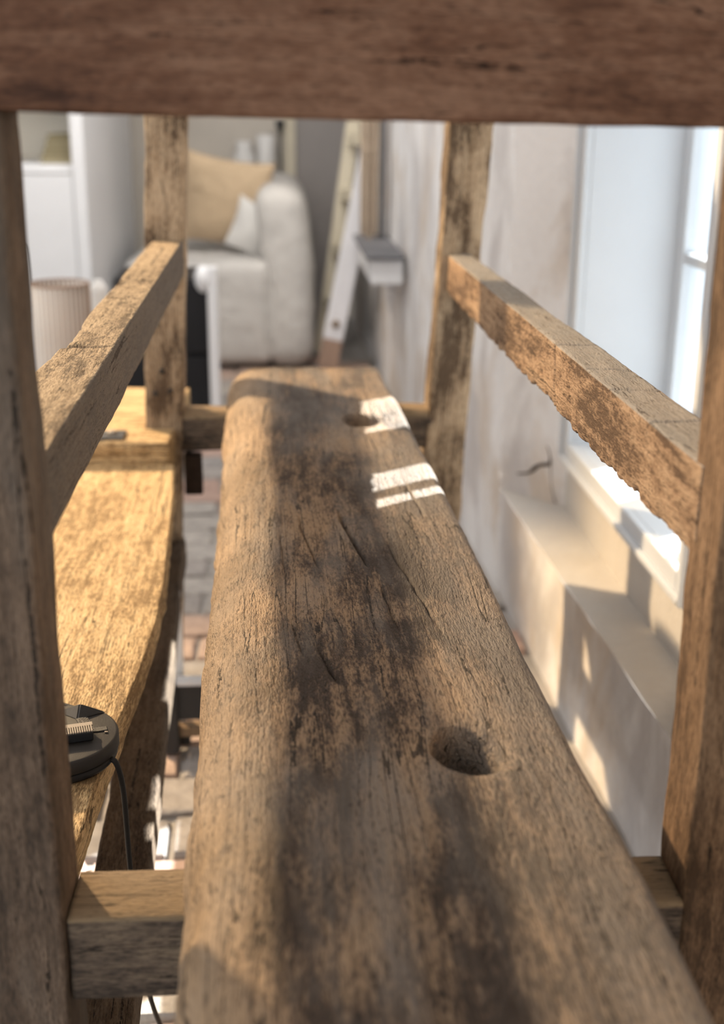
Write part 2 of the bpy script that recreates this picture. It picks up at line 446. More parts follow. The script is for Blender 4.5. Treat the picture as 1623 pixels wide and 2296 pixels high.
# ------------------------------------------------------------------ beams
def rrect(w, h, r, k):
    """closed rounded rectangle: points, outward normals, side tag (0 bottom 1 right 2 top 3 left)"""
    pts = []
    def side(ax, ay, bx, by, nx, ny, t):
        for i in range(k):
            u = i / (k - 1)
            pts.append((ax + (bx - ax) * u, ay + (by - ay) * u, nx, ny, t))
    def corner(cx, cy, a0, t):
        for i in (1, 2):
            a = a0 + math.pi / 2 * i / 3
            pts.append((cx + r * math.cos(a), cy + r * math.sin(a), math.cos(a), math.sin(a), t))
    W2, H2 = w / 2, h / 2
    side(-W2 + r, -H2, W2 - r, -H2, 0, -1, 0); corner(W2 - r, -H2 + r, -math.pi / 2, 0)
    side(W2, -H2 + r, W2, H2 - r, 1, 0, 1); corner(W2 - r, H2 - r, 0, 1)
    side(W2 - r, H2, -W2 + r, H2, 0, 1, 2); corner(-W2 + r, H2 - r, math.pi / 2, 2)
    side(-W2, H2 - r, -W2, -H2 + r, -1, 0, 3); corner(-W2 + r, -H2 + r, math.pi, 3)
    return np.array(pts)
def beam(name, p0, p1, w, h, mat, parent, side_dir, segs=90, k=7, r=0.004, amp=0.002, wobble=0.003, seed=1,
         profile=None, disp=None):
    """timber from p0 to p1; w along side_dir (made orthogonal), h along the third axis.
    profile(t)->(dw0,dw1,dh0,dh1) offsets of the four faces; disp(s,a,b,tag)->extra push along the normal"""
    p0 = np.array(p0, float); p1 = np.array(p1, float)
    L = np.linalg.norm(p1 - p0); d = (p1 - p0) / L
    sd = np.array(side_dir, float); sd = sd - d * (sd @ d); sd /= np.linalg.norm(sd)
    hd = np.cross(d, sd)
    if abs(hd[2]) > 0.3 and hd[2] < 0: hd = -hd
    sec = rrect(w, h, r, k); n = len(sec)
    T = np.linspace(0, 1, segs)
    A = np.tile(sec[:, 0], (segs, 1)); Bc = np.tile(sec[:, 1], (segs, 1))
    NX = np.tile(sec[:, 2], (segs, 1)); NY = np.tile(sec[:, 3], (segs, 1)); TG = np.tile(sec[:, 4], (segs, 1))
    S = np.tile((T * L)[:, None], (1, n))
    if profile is not None:
        for i, t in enumerate(T):
            a0, a1, b0, b1 = profile(t)
            A[i] = np.where(A[i] < 0, A[i] + a0 * np.abs(A[i]) / (w / 2), A[i] + a1 * np.abs(A[i]) / (w / 2))
            Bc[i] = np.where(Bc[i] < 0, Bc[i] + b0 * np.abs(Bc[i]) / (h / 2), Bc[i] + b1 * np.abs(Bc[i]) / (h / 2))
    a, b_, s, nx, ny, tg = (x.ravel() for x in (A, Bc, S, NX, NY, TG))
    G = np.stack([s, a, b_], 1)
    off = np.array([seed * 3.7, seed * 1.31, seed * 2.17])
    D = wobble * fbm(np.stack([s * 4, a * 9, b_ * 9], 1) + off, seed, 2)
    D += amp * fbm(np.stack([s * 22, a * 90, b_ * 90], 1) + off, seed + 5, 3)
    if disp is not None: D = D + disp(s, a, b_, tg)
    a2 = a + nx * D; b2 = b_ + ny * D
    V = p0 + s[:, None] * d + a2[:, None] * sd + b2[:, None] * hd
    fl = []
    flip = np.dot(np.cross(sd, hd), d) < 0
    for i in range(segs - 1):
        for j in range(n):
            j2 = (j + 1) % n
            f = (i * n + j, i * n + j2, (i + 1) * n + j2, (i + 1) * n + j)
            fl.append(f[::-1] if flip else f)
    V = V.tolist(); G = (G + off)
    G = G.tolist()
    for i, ends in ((0, 0), (segs - 1, 1)):
        ring = list(range(i * n, i * n + n))
        c = np.mean(np.array(V)[ring], 0); V.append(c.tolist()); G.append((np.array(G)[ring].mean(0)).tolist())
        ci = len(V) - 1
        for j in range(n):
            j2 = (j + 1) % n
            t = (ring[j], ci, ring[j2])
            fl.append(t if (ends == 0) != flip else t[::-1])
    extra = len(V) - len(tg)
    tags = {'face_top': np.concatenate([(tg == 2) * 1.0, np.zeros(extra)]), 'face_side': np.concatenate([(tg == 1) * 1.0, np.zeros(extra)])}
    return link_mesh(name, V, fl, mat, parent, True, G, tags)

# ------------------------------------------------------------------ room shell
def w0(Y): return 0.521 - 0.028 * (Y - 1.515)
X1 = 0.60                      # plane of the window wall inside the recess
XS = 0.775                     # plane of the sashes
YF, YN = 2.385, 1.665          # window opening, far and near
ZB, ZT = 0.395, 1.175          # window opening, bottom and top
RF, RN = 2.60, 1.42            # recess edges on the room face
LED = 0.235; HEAD = 1.28
Y0, Y1 = -1.4, 6.3
ZC = 2.45
def quad_grid(V, Fc, a, b, c, d, n, m):
    a, b, c, d = (np.array(x, float) for x in (a, b, c, d)); st = len(V)
    for i in range(n + 1):
        u = i / n
        for j in range(m + 1):
            v = j / m
            V.append(((1 - u) * (1 - v) * a + u * (1 - v) * b + u * v * c + (1 - u) * v * d))
    for i in range(n):
        for j in range(m):
            q = st + i * (m + 1) + j
            Fc.append((q, q + m + 1, q + m + 2, q + 1))
def wall_mesh(name, quads, mat, amp=0.004, seed=3, cell=0.03):
    V, Fc = [], []
    for (a, b, c, d) in quads:
        n = max(1, int(np.linalg.norm(np.array(b) - np.array(a)) / cell)); m = max(1, int(np.linalg.norm(np.array(d) - np.array(a)) / cell))
        quad_grid(V, Fc, a, b, c, d, min(n, 120), min(m, 80))
    V = np.array(V)
    if amp > 0:
        for ax in range(3):
            V[:, ax] += amp * fbm(V * 7.0 + 31 * ax, seed + ax, 3) * (1 if ax != 2 else 0.6)
    return link_mesh(name, V, Fc, mat, None, True)
P = lambda Y, z: (w0(Y), Y, z if z > 0 else -0.09)
quads = [
    (P(RF, 0), P(Y1, 0), P(Y1, ZC), P(RF, ZC)),
    (P(Y0, 0), P(RN, 0), P(RN, ZC), P(Y0, ZC)),
    (P(RN, 0), P(RF, 0), P(RF, LED), P(RN, LED)),
    (P(RN, HEAD), P(RF, HEAD), P(RF, ZC), P(RN, ZC)),
    # splayed cheeks of the recess
    (P(RF, LED), P(RF, HEAD), (X1, 2.44, HEAD), (X1, 2.44, LED)),
    (P(RN, LED), P(RN, HEAD), (X1, 1.60, HEAD), (X1, 1.60, LED)),
    # soffit
    (P(RN, HEAD), P(RF, HEAD), (X1, 2.44, HEAD), (X1, 1.60, HEAD)),
]
wall_right = struct(wall_mesh('wall_right', quads, M_PLASTER, 0.006))
ledge = wall_mesh('window_ledge', [(P(RN, LED), P(RF, LED), (X1 + 0.002, 2.44, LED + 0.006), (X1 + 0.002, 1.60, LED + 0.006))], M_APRON, 0.004)
ledge.parent = wall_right; ledge['label'] = 'pale worn plaster ledge below the window'
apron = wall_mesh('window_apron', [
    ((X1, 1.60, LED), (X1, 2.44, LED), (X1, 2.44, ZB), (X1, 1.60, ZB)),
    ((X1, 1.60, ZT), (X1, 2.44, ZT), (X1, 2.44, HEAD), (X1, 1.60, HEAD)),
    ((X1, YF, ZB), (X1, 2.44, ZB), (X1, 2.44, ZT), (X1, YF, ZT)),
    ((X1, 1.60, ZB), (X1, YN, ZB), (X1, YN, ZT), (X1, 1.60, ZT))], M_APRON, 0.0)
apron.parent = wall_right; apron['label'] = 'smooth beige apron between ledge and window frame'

def crack_line(pts, radii):
    o = tube('plaster_crack', pts, 0.002, M_CRACK, None, 8, 4, radii); o.parent = wall_right
    return o
crack_line([(0.520, 2.557, 0.281), (0.5388, 2.5295, 0.2906), (0.5481, 2.5159, 0.3045), (0.5581, 2.5013, 0.3166), (0.5725, 2.4803, 0.3245), (0.5725, 2.4802, 0.3403)],
           [0.0014, 0.0026, 0.0052, 0.0038, 0.0042, 0.0016])
crack_line([(0.5665, 2.4890, 0.3615), (0.5725, 2.4802, 0.3403), (0.5770, 2.4737, 0.2868), (0.5811, 2.4676, 0.2588), (0.5860, 2.4605, 0.243)], [0.0008, 0.0012, 0.0010, 0.0012, 0.0022])
wb = bmesh.new(); bm_box(wb, (-3.3, Y1, 0), (0.45, Y1 + 0.12, ZC)); struct(bm_obj('wall_back', wb, M_BACK))
wb = bmesh.new(); bm_box(wb, (-3.42, Y0, 0), (-3.3, Y1 + 0.12, ZC)); struct(bm_obj('wall_left', wb, M_WHITEW))
for nm, lo, hi in (('wall_front', (-3.42, Y0 - 0.12, 0), (-2.3, Y0, ZC)), ('wall_front', (-0.35, Y0 - 0.12, 0), (0.95, Y0, ZC)), ('wall_front', (-2.3, Y0 - 0.12, 2.1), (-0.35, Y0, ZC))):
    wb = bmesh.new(); bm_box(wb, lo, hi); struct(bm_obj(nm, wb, M_WHITEW))
wb = bmesh.new(); bm_box(wb, (-3.42, Y0, ZC), (0.95, Y1 + 0.12, ZC + 0.1)); struct(bm_obj('ceiling', wb, M_CEIL))
wb = bmesh.new(); bm_box(wb, (-3.42, Y0, -0.10), (0.75, Y1 + 0.12, -0.012)); floor = struct(bm_obj('floor', wb, M_MORTAR))

# bricks of the floor, laid flat in staggered rows (those the camera can see between the timbers)
def brick_mesh(seed):
    bm = bmesh.new(); bm_box(bm, (-0.1075, -0.052, -0.02), (0.1075, 0.052, 0.0), 0.006, 1)
    rr = random.Random(seed)
    for v in bm.verts:
        v.co.x += rr.uniform(-.004, .004); v.co.y += rr.uniform(-.004, .004)
        if v.co.z > -0.01: v.co.z += rr.uniform(-.002, .002)
    me = bpy.data.meshes.new('brick'); bm.to_mesh(me); bm.free(); me.materials.append(M_BRICK)
    return me
bmeshes = [brick_mesh(i) for i in range(6)]
cnt = 0
row = 0; yy = 1.06
while yy < 5.35:
    xr = (-0.62, 0.02) if yy < 2.3 else (-0.55, 0.46)
    if yy > 3.2: xr = (-0.50, 0.46)
    xx = -0.62 + (0.112 if row % 2 else 0.0)
    while xx < xr[1]:
        if xx > xr[0] - 0.05 and xx + 0.1 < w0(yy) - 0.0 and cnt < 290:
            o = bpy.data.objects.new('brick', bmeshes[random.randrange(6)])
            COL.objects.link(o); o.parent = floor
            o.location = (xx, yy, random.uniform(-0.004, 0.001)); o.rotation_euler = (0, 0, random.choice((0, math.pi)) + random.uniform(-.015, .015))
            cnt += 1
        xx += 0.224
    yy += 0.113; row += 1

# door in the back wall
door = struct(thing('door_1', 'grey painted door in the back wall behind the sofa', None, (0.25, Y1 - 0.03, 0)))
box('door_panel', (0.10, Y1 - 0.03, 0), (0.36, Y1 - 0.002, 2.05), M_DOOR, door)
box('door_frame', (0.045, Y1 - 0.05, 0), (0.10, Y1 - 0.002, 2.1), M_CREAM, door)

# ------------------------------------------------------------------ window_1
win = struct(thing('window_1', 'white painted casement window with small panes in a deep plaster recess', None, (X1, YN, ZB)))
# deep lining
def lin(name, lo, hi, mat=M_WINW, bevel=0.002, parent=win): return box(name, lo, hi, mat, parent, bevel)
lin('jamb', (X1 - 0.001, YF, ZB - 0.02), (0.86, YF + 0.03, ZT + 0.02))
lin('jamb', (X1 - 0.001, YN - 0.03, ZB - 0.02), (0.86, YN, ZT + 0.02))
lin('inner_sill', (X1 - 0.001, YN - 0.03, ZB - 0.03), (0.86, YF + 0.03, ZB))
lin('head_lining', (X1 - 0.001, YN - 0.03, ZT), (0.86, YF + 0.03, ZT + 0.03))
# moulded architrave on the recess wall
def arch(name, ya, yb, za, zb):
    o = lin(name, (X1 - 0.016, ya, za), (X1, yb, zb), M_WINW, 0.003)
    return o
def bead(par, ya, yb, za, zb):
    box('bead', (X1 - 0.024, ya, za), (X1 - 0.015, yb, zb), M_WINW, par, 0.003, parent_base=list(win['_base']))
t = arch('architrave', YF, YF + 0.045, ZB - 0.045, ZT + 0.045); bead(t, YF + 0.030, YF + 0.043, ZB - 0.043, ZT + 0.043)
t = arch('architrave', YN - 0.045, YN, ZB - 0.045, ZT + 0.045); bead(t, YN - 0.043, YN - 0.030, ZB - 0.043, ZT + 0.043)
t = arch('architrave', YN, YF, ZB - 0.045, ZB); bead(t, YN - 0.04, YF + 0.04, ZB - 0.043, ZB - 0.030)
t = arch('architrave', YN, YF, ZT, ZT + 0.045); bead(t, YN - 0.04, YF + 0.04, ZT + 0.030, ZT + 0.043)
# casements
def sash(ya, yb, bars_y, st=0.045):
    a, b = XS, XS + 0.036
    lin('stile', (a, ya, ZB), (b, ya + st, ZT), M_WINW, 0.004); lin('stile', (a, yb - st, ZB), (b, yb, ZT), M_WINW, 0.004)
    lin('sash_rail', (a, ya + st, ZB), (b, yb - st, ZB + 0.05), M_WINW, 0.004)
    lin('sash_rail', (a, ya + st, ZT - 0.045), (b, yb - st, ZT), M_WINW, 0.004)
    edges = [ya + st] + bars_y + [yb - st]
    for y in bars_y: lin('glazing_bar', (a + 0.004, y - 0.009, ZB + 0.05), (b - 0.004, y + 0.009, ZT - 0.045), M_WINW, 0.003)
    zs = [ZB + 0.05, 0.772, ZT - 0.045]
    lin('glazing_bar', (a + 0.002, ya + st, 0.762), (b - 0.002, yb - st, 0.782), M_WINW, 0.003)
    for i in range(len(edges) - 1):
        for j in range(2):
            lin('pane', (a + 0.016, edges[i], zs[j]), (a + 0.020, edges[i + 1], zs[j + 1]), M_GLASS, 0)
sash(2.085, YF, [])
lin('mullion', (XS - 0.006, 1.995, ZB), (XS + 0.05, 2.085, ZT), M_WINW, 0.003)
sash(YN, 1.995, [1.855])

# ------------------------------------------------------------------ the timber frame
fr = thing('timber_frame', 'old rough-hewn timber frame of four posts, rails and stretchers', 'wooden frame', (0.06, 1.43, 0))
NF, NBk = 0.700, 0.762            # near posts, front and back
# near posts
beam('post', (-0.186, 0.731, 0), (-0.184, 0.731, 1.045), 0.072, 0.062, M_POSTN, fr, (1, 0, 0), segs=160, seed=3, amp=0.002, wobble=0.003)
beam('post', (0.3105, 0.731, 0), (0.3095, 0.731, 1.04), 0.074, 0.062, M_POSTR, fr, (1, 0, 0), segs=160, seed=4, amp=0.002, wobble=0.003)
# far posts lean a little
beam('post', (-0.226, 2.133, 0), (-0.172, 2.133, 1.10), 0.066, 0.066, M_POSTF, fr, (1, 0, 0), segs=140, seed=5, amp=0.003, wobble=0.004)
beam('post', (0.272, 2.137, 0), (0.328, 2.137, 1.10), 0.072, 0.070, M_POSTF, fr, (1, 0, 0), segs=140, seed=6, amp=0.004, wobble=0.004,
     disp=lambda s, a, b, t: -0.010 * np.exp(-((a - 0.002) / 0.004) ** 2) * (t == 0) * np.clip((s - 0.62) / 0.1, 0, 1))
# top beams
beam('top_beam', (-0.28, 0.728, 1.1135), (0.42, 0.728, 1.100), 0.060, 0.132, M_TOP, fr, (0, 1, 0), segs=140, k=9, seed=7, amp=0.0012, wobble=0.003)
beam('top_beam', (-0.27, 2.135, 1.16), (0.42, 2.135, 1.16), 0.064, 0.12, M_TOP, fr, (0, 1, 0), segs=60, seed=8)
# side rails
def cuts(pos, depth=0.003, width=0.0022, tagv=2):
    def f(s, a, b, t):
        o = np.zeros_like(s)
        for p, sl in pos:
            o -= depth * np.exp(-((s - p - sl * a) / width) ** 2) * (t == tagv)
        return o
    return f
lc = cuts([(0.393, 0.05), (0.70, -0.1), (0.86, 0.1)], 0.004, 0.003)
def lrail_disp(s, a, b, t):
    o = lc(s, a, b, t)
    # outer edge chewed away on the far half of the top
    o -= 0.004 * np.clip(fbm(np.stack([s * 30, a * 60, b * 60], 1), 3, 3), 0, 1) * ((t == 3) | (t == 2))
    return o
def lrail_prof(t):
    s = t * 1.36
    dw = -0.008 * math.exp(-((s - 0.45) / 0.10) ** 2) + (0.004 if s < 0.39 else 0.0)
    return (-dw if False else -dw * 1.0, 0, 0, 0)
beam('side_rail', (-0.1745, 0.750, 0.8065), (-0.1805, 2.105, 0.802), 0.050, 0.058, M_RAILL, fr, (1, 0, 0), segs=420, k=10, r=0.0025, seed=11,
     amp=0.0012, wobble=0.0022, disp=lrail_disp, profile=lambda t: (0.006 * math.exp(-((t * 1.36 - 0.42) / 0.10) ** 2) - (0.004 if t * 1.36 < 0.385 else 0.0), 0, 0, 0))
rc = cuts([(0.12, -0.05), (0.235, -0.35), (0.325, -0.30), (0.455, -0.15), (0.80, 0.1)], 0.0022, 0.0022)
def rrail_disp(s, a, b, t):
    o = rc(s, a, b, t)
    jag = fbm(np.stack([s * 55, a * 40, b * 25], 1), 21, 3) + 0.6 * fbm(np.stack([s * 160, a * 80, b * 80], 1), 23, 2)
    low = np.clip((-b - 0.015) / 0.017, 0, 1)
    o += 0.0036 * jag * low * ((t == 0) | (t == 3) | (t == 1))
    # split knot in the inner face
    o -= 0.003 * np.exp(-((s - 0.462 - 0.15 * b) / 0.003) ** 2) * (t == 3)
    o -= 0.004 * np.exp(-((s - 0.50) / 0.03) ** 2) * low
    return o
beam('side_rail', (0.2925, 0.745, 0.7975), (0.3105, 2.105, 0.775), 0.040, 0.064, M_RAILR, fr, (1, 0, 0), segs=520, k=12, r=0.0022, seed=12,
     amp=0.0012, wobble=0.002, disp=rrail_disp)
# cross stretchers, with a little shrinkage gap at the shoulders
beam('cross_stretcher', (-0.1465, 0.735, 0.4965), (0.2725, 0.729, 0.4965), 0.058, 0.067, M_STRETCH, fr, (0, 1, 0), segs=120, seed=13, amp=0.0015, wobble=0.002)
beam('tenon', (-0.20, 0.732, 0.4965), (0.33, 0.729, 0.4965), 0.022, 0.045, M_STRETCH, fr, (0, 1, 0), segs=20, seed=14)
beam('cross_stretcher', (-0.175, 2.135, 0.500), (0.27, 2.135, 0.500), 0.064, 0.074, M_STRETCH, fr, (0, 1, 0), segs=110, r=0.016, seed=15, amp=0.004, wobble=0.004)
beam('bracket_block', (-0.1515, 2.100, 0.462), (-0.1515, 2.100, 0.392), 0.030, 0.030, M_DARKB, fr, (1, 0, 0), segs=16, seed=16)
# crosspiece under the far left post (carries the board), and the low long rail
beam('crosspiece', (-0.46, 2.225, 0.474), (-0.181, 2.220, 0.474), 0.42, 0.068, M_PLANK, fr, (0, 1, 0), segs=60, k=14, r=0.006, seed=17, amp=0.002, wobble=0.003)
beam('low_rail', (-0.158, 0.770, 0.275), (-0.200, 2.12, 0.275), 0.055, 0.05, M_LOWER, fr, (1, 0, 0), segs=160, seed=18, amp=0.0015, wobble=0.004)
beam('low_rail', (0.32, 0.762, 0.275), (0.30, 2.12, 0.275), 0.05, 0.05, M_LOWER, fr, (1, 0, 0), segs=60, seed=19)
beam('bearer', (-0.40, 0.79, 0.405), (-0.17, 0.79, 0.405), 0.040, 0.055, M_LOWER, fr, (0, 1, 0), segs=20, seed=20)
# knot holes / peg holes on the far left post
for (hx, hz) in ((-0.212, 0.571), (-0.187, 0.575), (-0.200, 0.61)):
    lathe('peg', [(0.001, 0), (0.0042, 0), (0.0048, 0.004), (0.0048, 0.012)], (0, 0, 0), M_DKWOOD, None, 12)
    o = bpy.context.scene.objects[-1] if False else COL.objects[-1]
    o.rotation_euler = (-math.pi / 2, 0, 0); o.location = (hx - 0.06, 2.0975 - 1.43, hz); o.parent = fr

# ------------------------------------------------------------------ the slab
def interp(Y, tab):
    tab = sorted(tab); return np.interp(Y, [a for a, b in tab], [b for a, b in tab])
def build_slab():
    Ya, Yb = 0.36, 2.155
    nv = 900; Y = np.linspace(Ya, Yb, nv)
    xr = interp(Y, [(2.16, .176), (1.80, .189), (1.396, .199), (1.017, .206), (.773, .211), (.635, .218), (.36, .219)])
    xl = interp(Y, [(2.16, -.092), (2.0, -.090), (1.7, -.080), (1.3, -.075), (.93, -.070), (.76, -.067), (.63, -.065), (.36, -.060)])
    zt, zb = 0.610, 0.5295
    # cross section: parameter list of (fx, z, nx, nz)
    sec = []
    RL, RZ = 0.060, 0.058          # big worn radius on the left
    for i in range(10): sec.append(('b', 1 - i / 10))
    for i in range(6): sec.append(('l', i / 6))
    for i in range(48): sec.append(('cl', i / 48))
    for i in range(150): sec.append(('t', i / 150))
    for i in range(10): sec.append(('cr', i / 10))
    for i in range(16): sec.append(('r', i / 16))
    n = len(sec)
    X = np.zeros((nv, n)); Z = np.zeros((nv, n)); NX = np.zeros(n); NZ = np.zeros(n)
    rr = 0.012
    for j, (k, u) in enumerate(sec):
        if k == 'b': X[:, j] = xl + 0.012 + (xr - 0.01 - xl - 0.012) * u; Z[:, j] = zb; NZ[j] = -1
        elif k == 'l': X[:, j] = xl + 0.012 * (1 - u) ** 2; Z[:, j] = zb + (zt - RZ - zb) * u; NX[j] = -1
        elif k == 'cl':
            a = math.pi - math.pi / 2 * u; ca, sa = math.cos(a), math.sin(a)
            X[:, j] = xl + RL + RL * math.copysign(abs(ca) ** 0.9, ca); Z[:, j] = zt - RZ + RZ * sa; NX[j] = ca; NZ[j] = sa
        elif k == 't': X[:, j] = xl + RL + (xr - rr - xl - RL) * u; Z[:, j] = zt; NZ[j] = 1
        elif k == 'cr':
            a = math.pi / 2 * (1 - u); X[:, j] = xr - rr + rr * math.cos(a); Z[:, j] = zt - rr + rr * math.sin(a); NX[j] = math.cos(a); NZ[j] = math.sin(a)
        else: X[:, j] = xr - 0.010 * u ** 2; Z[:, j] = zt - rr + (zb - zt + rr) * u; NX[j] = 1
    YY = np.tile(Y[:, None], (1, n)); nx = np.tile(NX, (nv, 1)); nz = np.tile(NZ, (nv, 1))
    x, y, z, nx, nz = (q.ravel() for q in (X, YY, Z, nx, nz))
    G = np.stack([y, x, z], 1)
    topm = np.clip(nz, 0, 1); left = np.clip(-nx, 0, 1)
    D = 0.0030 * fbm(np.stack([y * 3.5, x * 8, z * 8], 1), 31, 2)
    D += 0.0016 * fbm(np.stack([y * 16, x * 34, z * 34], 1), 33, 3)
    D += 0.0007 * fbm(np.stack([y * 40, x * 260, z * 260], 1), 35, 2)
    D += left * 0.0045 * fbm(np.stack([y * 14, x * 20, z * 20], 1), 37, 3)
    D += left * 0.0030 * np.clip(fbm(np.stack([y * 45, x * 40, z * 60], 1), 39, 2), -1, 0.3)
    # rounded, knocked-about far end
    e = np.clip((y - 2.115) / 0.04, 0, 1)
    D -= 0.020 * e ** 3 * topm + 0.018 * e ** 2 * left
    # long drying cracks
    for (ya, xa, yb, xb, dep, wd) in ((1.33, .064, 1.14, .087, .0075, .0019), (1.32, .018, 1.13, .037, .003, .0011), (1.28, -.002, 1.10, .005, .002, .001),
                                      (1.12, .093, .98, .104, .003, .0011), (1.26, .105, .96, .143, .0025, .0012), (1.45, .150, 1.27, .163, .0025, .001),
                                      (0.96, .028, .88, .046, .003, .0012), (1.02, .008, .93, .018, .0022, .001)):
        t = (y - ya) / (yb - ya)
        cx = xa + (xb - xa) * t + 0.0022 * fbm(np.stack([y * 40, y * 0 + xa * 50, y * 0], 1), 41, 2)
        env = np.clip(t * 4, 0, 1) * np.clip((1 - t) * 4, 0, 1)
        D -= topm * 1.6 * dep * env * np.exp(-((x - cx) / wd) ** 2)
    hole = np.zeros_like(x)
    for (hx, hy, ra, rb, seed) in ((0.1290, 0.7800, 0.0235, 0.0310, 51), (0.1150, 1.752, 0.022, 0.036, 52)):
        ang = np.arctan2(y - hy, x - hx)
        r = np.sqrt(((x - hx) / ra) ** 2 + ((y - hy) / rb) ** 2)
        r = r * (1 + 0.10 * np.sin(2 * ang + 0.6) + 0.05 * np.sin(3 * ang + seed))
        q = np.clip((1.06 - r) / 0.22, 0, 1); q = q * q * (3 - 2 * q)
        dish = 0.0030 * np.exp(-np.clip(r - 0.9, 0, 9) ** 2 / 0.10)
        # worn ramp on the right side of the rim
        ramp_ = 0.010 * np.exp(-((x - hx - 0.019) / 0.012) ** 2 - ((y - hy) / 0.020) ** 2)
        hole += topm * (0.066 * q + dish + ramp_ * (1 - q))
    x2 = x + nx * D; z2 = z + nz * D - hole
    V = np.stack([x2, y, z2], 1)
    fl = []
    for i in range(nv - 1):
        b0 = i * n; b1 = b0 + n
        for j in range(n):
            j2 = j + 1 if j + 1 < n else 0
            fl.append((b0 + j, b1 + j, b1 + j2, b0 + j2))
    fl.append(tuple(range(n))); fl.append(tuple((nv - 1) * n + j for j in range(n - 1, -1, -1)))
    G2 = G.copy(); G2[:, 2] = z2 * 0.6 + z * 0.4
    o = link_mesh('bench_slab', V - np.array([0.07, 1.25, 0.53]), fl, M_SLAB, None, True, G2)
    o.location = (0.07, 1.25, 0.53)
    return o
slab = tag(build_slab(), 'thick weathered timber slab with two worn round holes, lying along the frame', 'wooden slab')

# ------------------------------------------------------------------ the yellow board on the left
def build_plank():
    Ya, Yb = 0.785, 2.012; nv = 420
    Y = np.linspace(Ya, Yb, nv)
    xr = interp(Y, [(2.02, -.180), (1.85, -.168), (1.65, -.158), (1.45, -.149), (1.336, -.149), (1.22, -.154), (1.115, -.162), (1.003, -.168), (.87, -.173), (.78, -.176)])
    xl = -0.395 + 0.0 * Y
    zt, th = 0.470, 0.034
    sec = [('b', 1 - i / 8) for i in range(8)] + [('l', i / 4) for i in range(4)] + [('t', i / 120) for i in range(121)] + [('r', i / 12) for i in range(1, 12)]
    n = len(sec)
    X = np.zeros((nv, n)); Z = np.zeros((nv, n)); NX = np.zeros(n); NZ = np.zeros(n)
    for j, (k, u) in enumerate(sec):
        if k == 'b': X[:, j] = xl + (xr - xl) * u; Z[:, j] = zt - th; NZ[j] = -1
        elif k == 'l': X[:, j] = xl; Z[:, j] = zt - th + th * u; NX[j] = -1
        elif k == 't': X[:, j] = xl + (xr - xl) * u; Z[:, j] = zt; NZ[j] = 1
        else: X[:, j] = xr + 0.003 * math.sin(u * math.pi); Z[:, j] = zt - th * u; NX[j] = 1
    YY = np.tile(Y[:, None], (1, n)); nx = np.tile(NX, (nv, 1)); nz = np.tile(NZ, (nv, 1))
    x, y, z, nx, nz = (q.ravel() for q in (X, YY, Z, nx, nz))
    G = np.stack([y + 9, x + 3, z], 1)
    ed = np.clip((x + 0.21) / 0.05, 0, 1)
    D = 0.0022 * fbm(np.stack([y * 6, x * 10, z * 8], 1), 61, 2) + 0.0014 * fbm(np.stack([y * 26, x * 60, z * 60], 1), 63, 3)
    # deep gouges along and across the grain
    g = fbm(np.stack([y * 30 + x * 14, x * 150, z * 20], 1), 65, 2)
    gm = fbm(np.stack([y * 5, x * 8, z], 1), 67, 2)
    D -= 0.0035 * np.clip(g - 0.42, 0, 0.3) / 0.3 * np.clip(gm + 0.45, 0, 1)
    g2 = fbm(np.stack([y * 110, x * 16, z * 20], 1), 69, 2)
    D -= 0.0030 * np.clip(g2 - 0.35, 0, 0.3) / 0.3 * np.exp(-((y - 1.70) / 0.10) ** 2)
    V = np.stack([x + nx * (D + 0.002 * fbm(np.stack([y * 40, z * 50, x * 0], 1), 71, 2)), y, z + nz * D], 1)
    fl = []
    for i in range(nv - 1):
        b0 = i * n; b1 = b0 + n
        for j in range(n):
            j2 = j + 1 if j + 1 < n else 0
            fl.append((b0 + j, b1 + j, b1 + j2, b0 + j2))
    fl.append(tuple(range(n))); fl.append(tuple((nv - 1) * n + j for j in range(n - 1, -1, -1)))
    base = np.array([-0.28, 1.4, 0.436])
    o = link_mesh('wavy_board', V - base, fl, M_PLANK, None, True, G)
    o.location = base
    return o
tag(build_plank(), 'honey coloured board with a wavy edge and gouged grain, carrying the black dimmer', 'wooden board')

# small dark plate on the crosspiece
pl = thing('metal_plate', 'small dark metal plate with a pale worn spot on the crosspiece', 'metal plate', (-0.285, 2.045, 0.5085))
box('plate', (-0.315, 2.022, 0.509), (-0.262, 2.072, 0.514), M_METAL, pl, 0.001)
lathe('worn_boss', [(0.001, 0.0055), (0.008, 0.0055), (0.009, 0.0035), (0.009, 0.0)], (-0.283, 2.05, 0.513), M_TANP, pl, 20)

# ------------------------------------------------------------------ foot dimmer
DC = Vector((-0.2115, 1.030, 0.4715)); DR = 0.0585
dm = thing('foot_dimmer', 'round black foot dimmer with ribbed tan slider on the honey coloured board', 'dimmer switch', tuple(DC))
lathe('base', [(DR * 0.93, 0.0), (DR * 0.97, 0.003), (DR * 0.97, 0.0075), (DR * 0.955, 0.0085)], DC, M_BLACK, dm, 96)
lathe('housing', [(DR * 0.96, 0.0095), (DR, 0.0105), (DR, 0.0205), (DR * 0.985, 0.0225), (DR * 0.95, 0.0235), (0.001, 0.0242)], DC, M_BLACKG, dm, 96)
TZ = DC.z + 0.0240
def rotz(a): return Matrix.Rotation(math.radians(a), 3, 'Z')
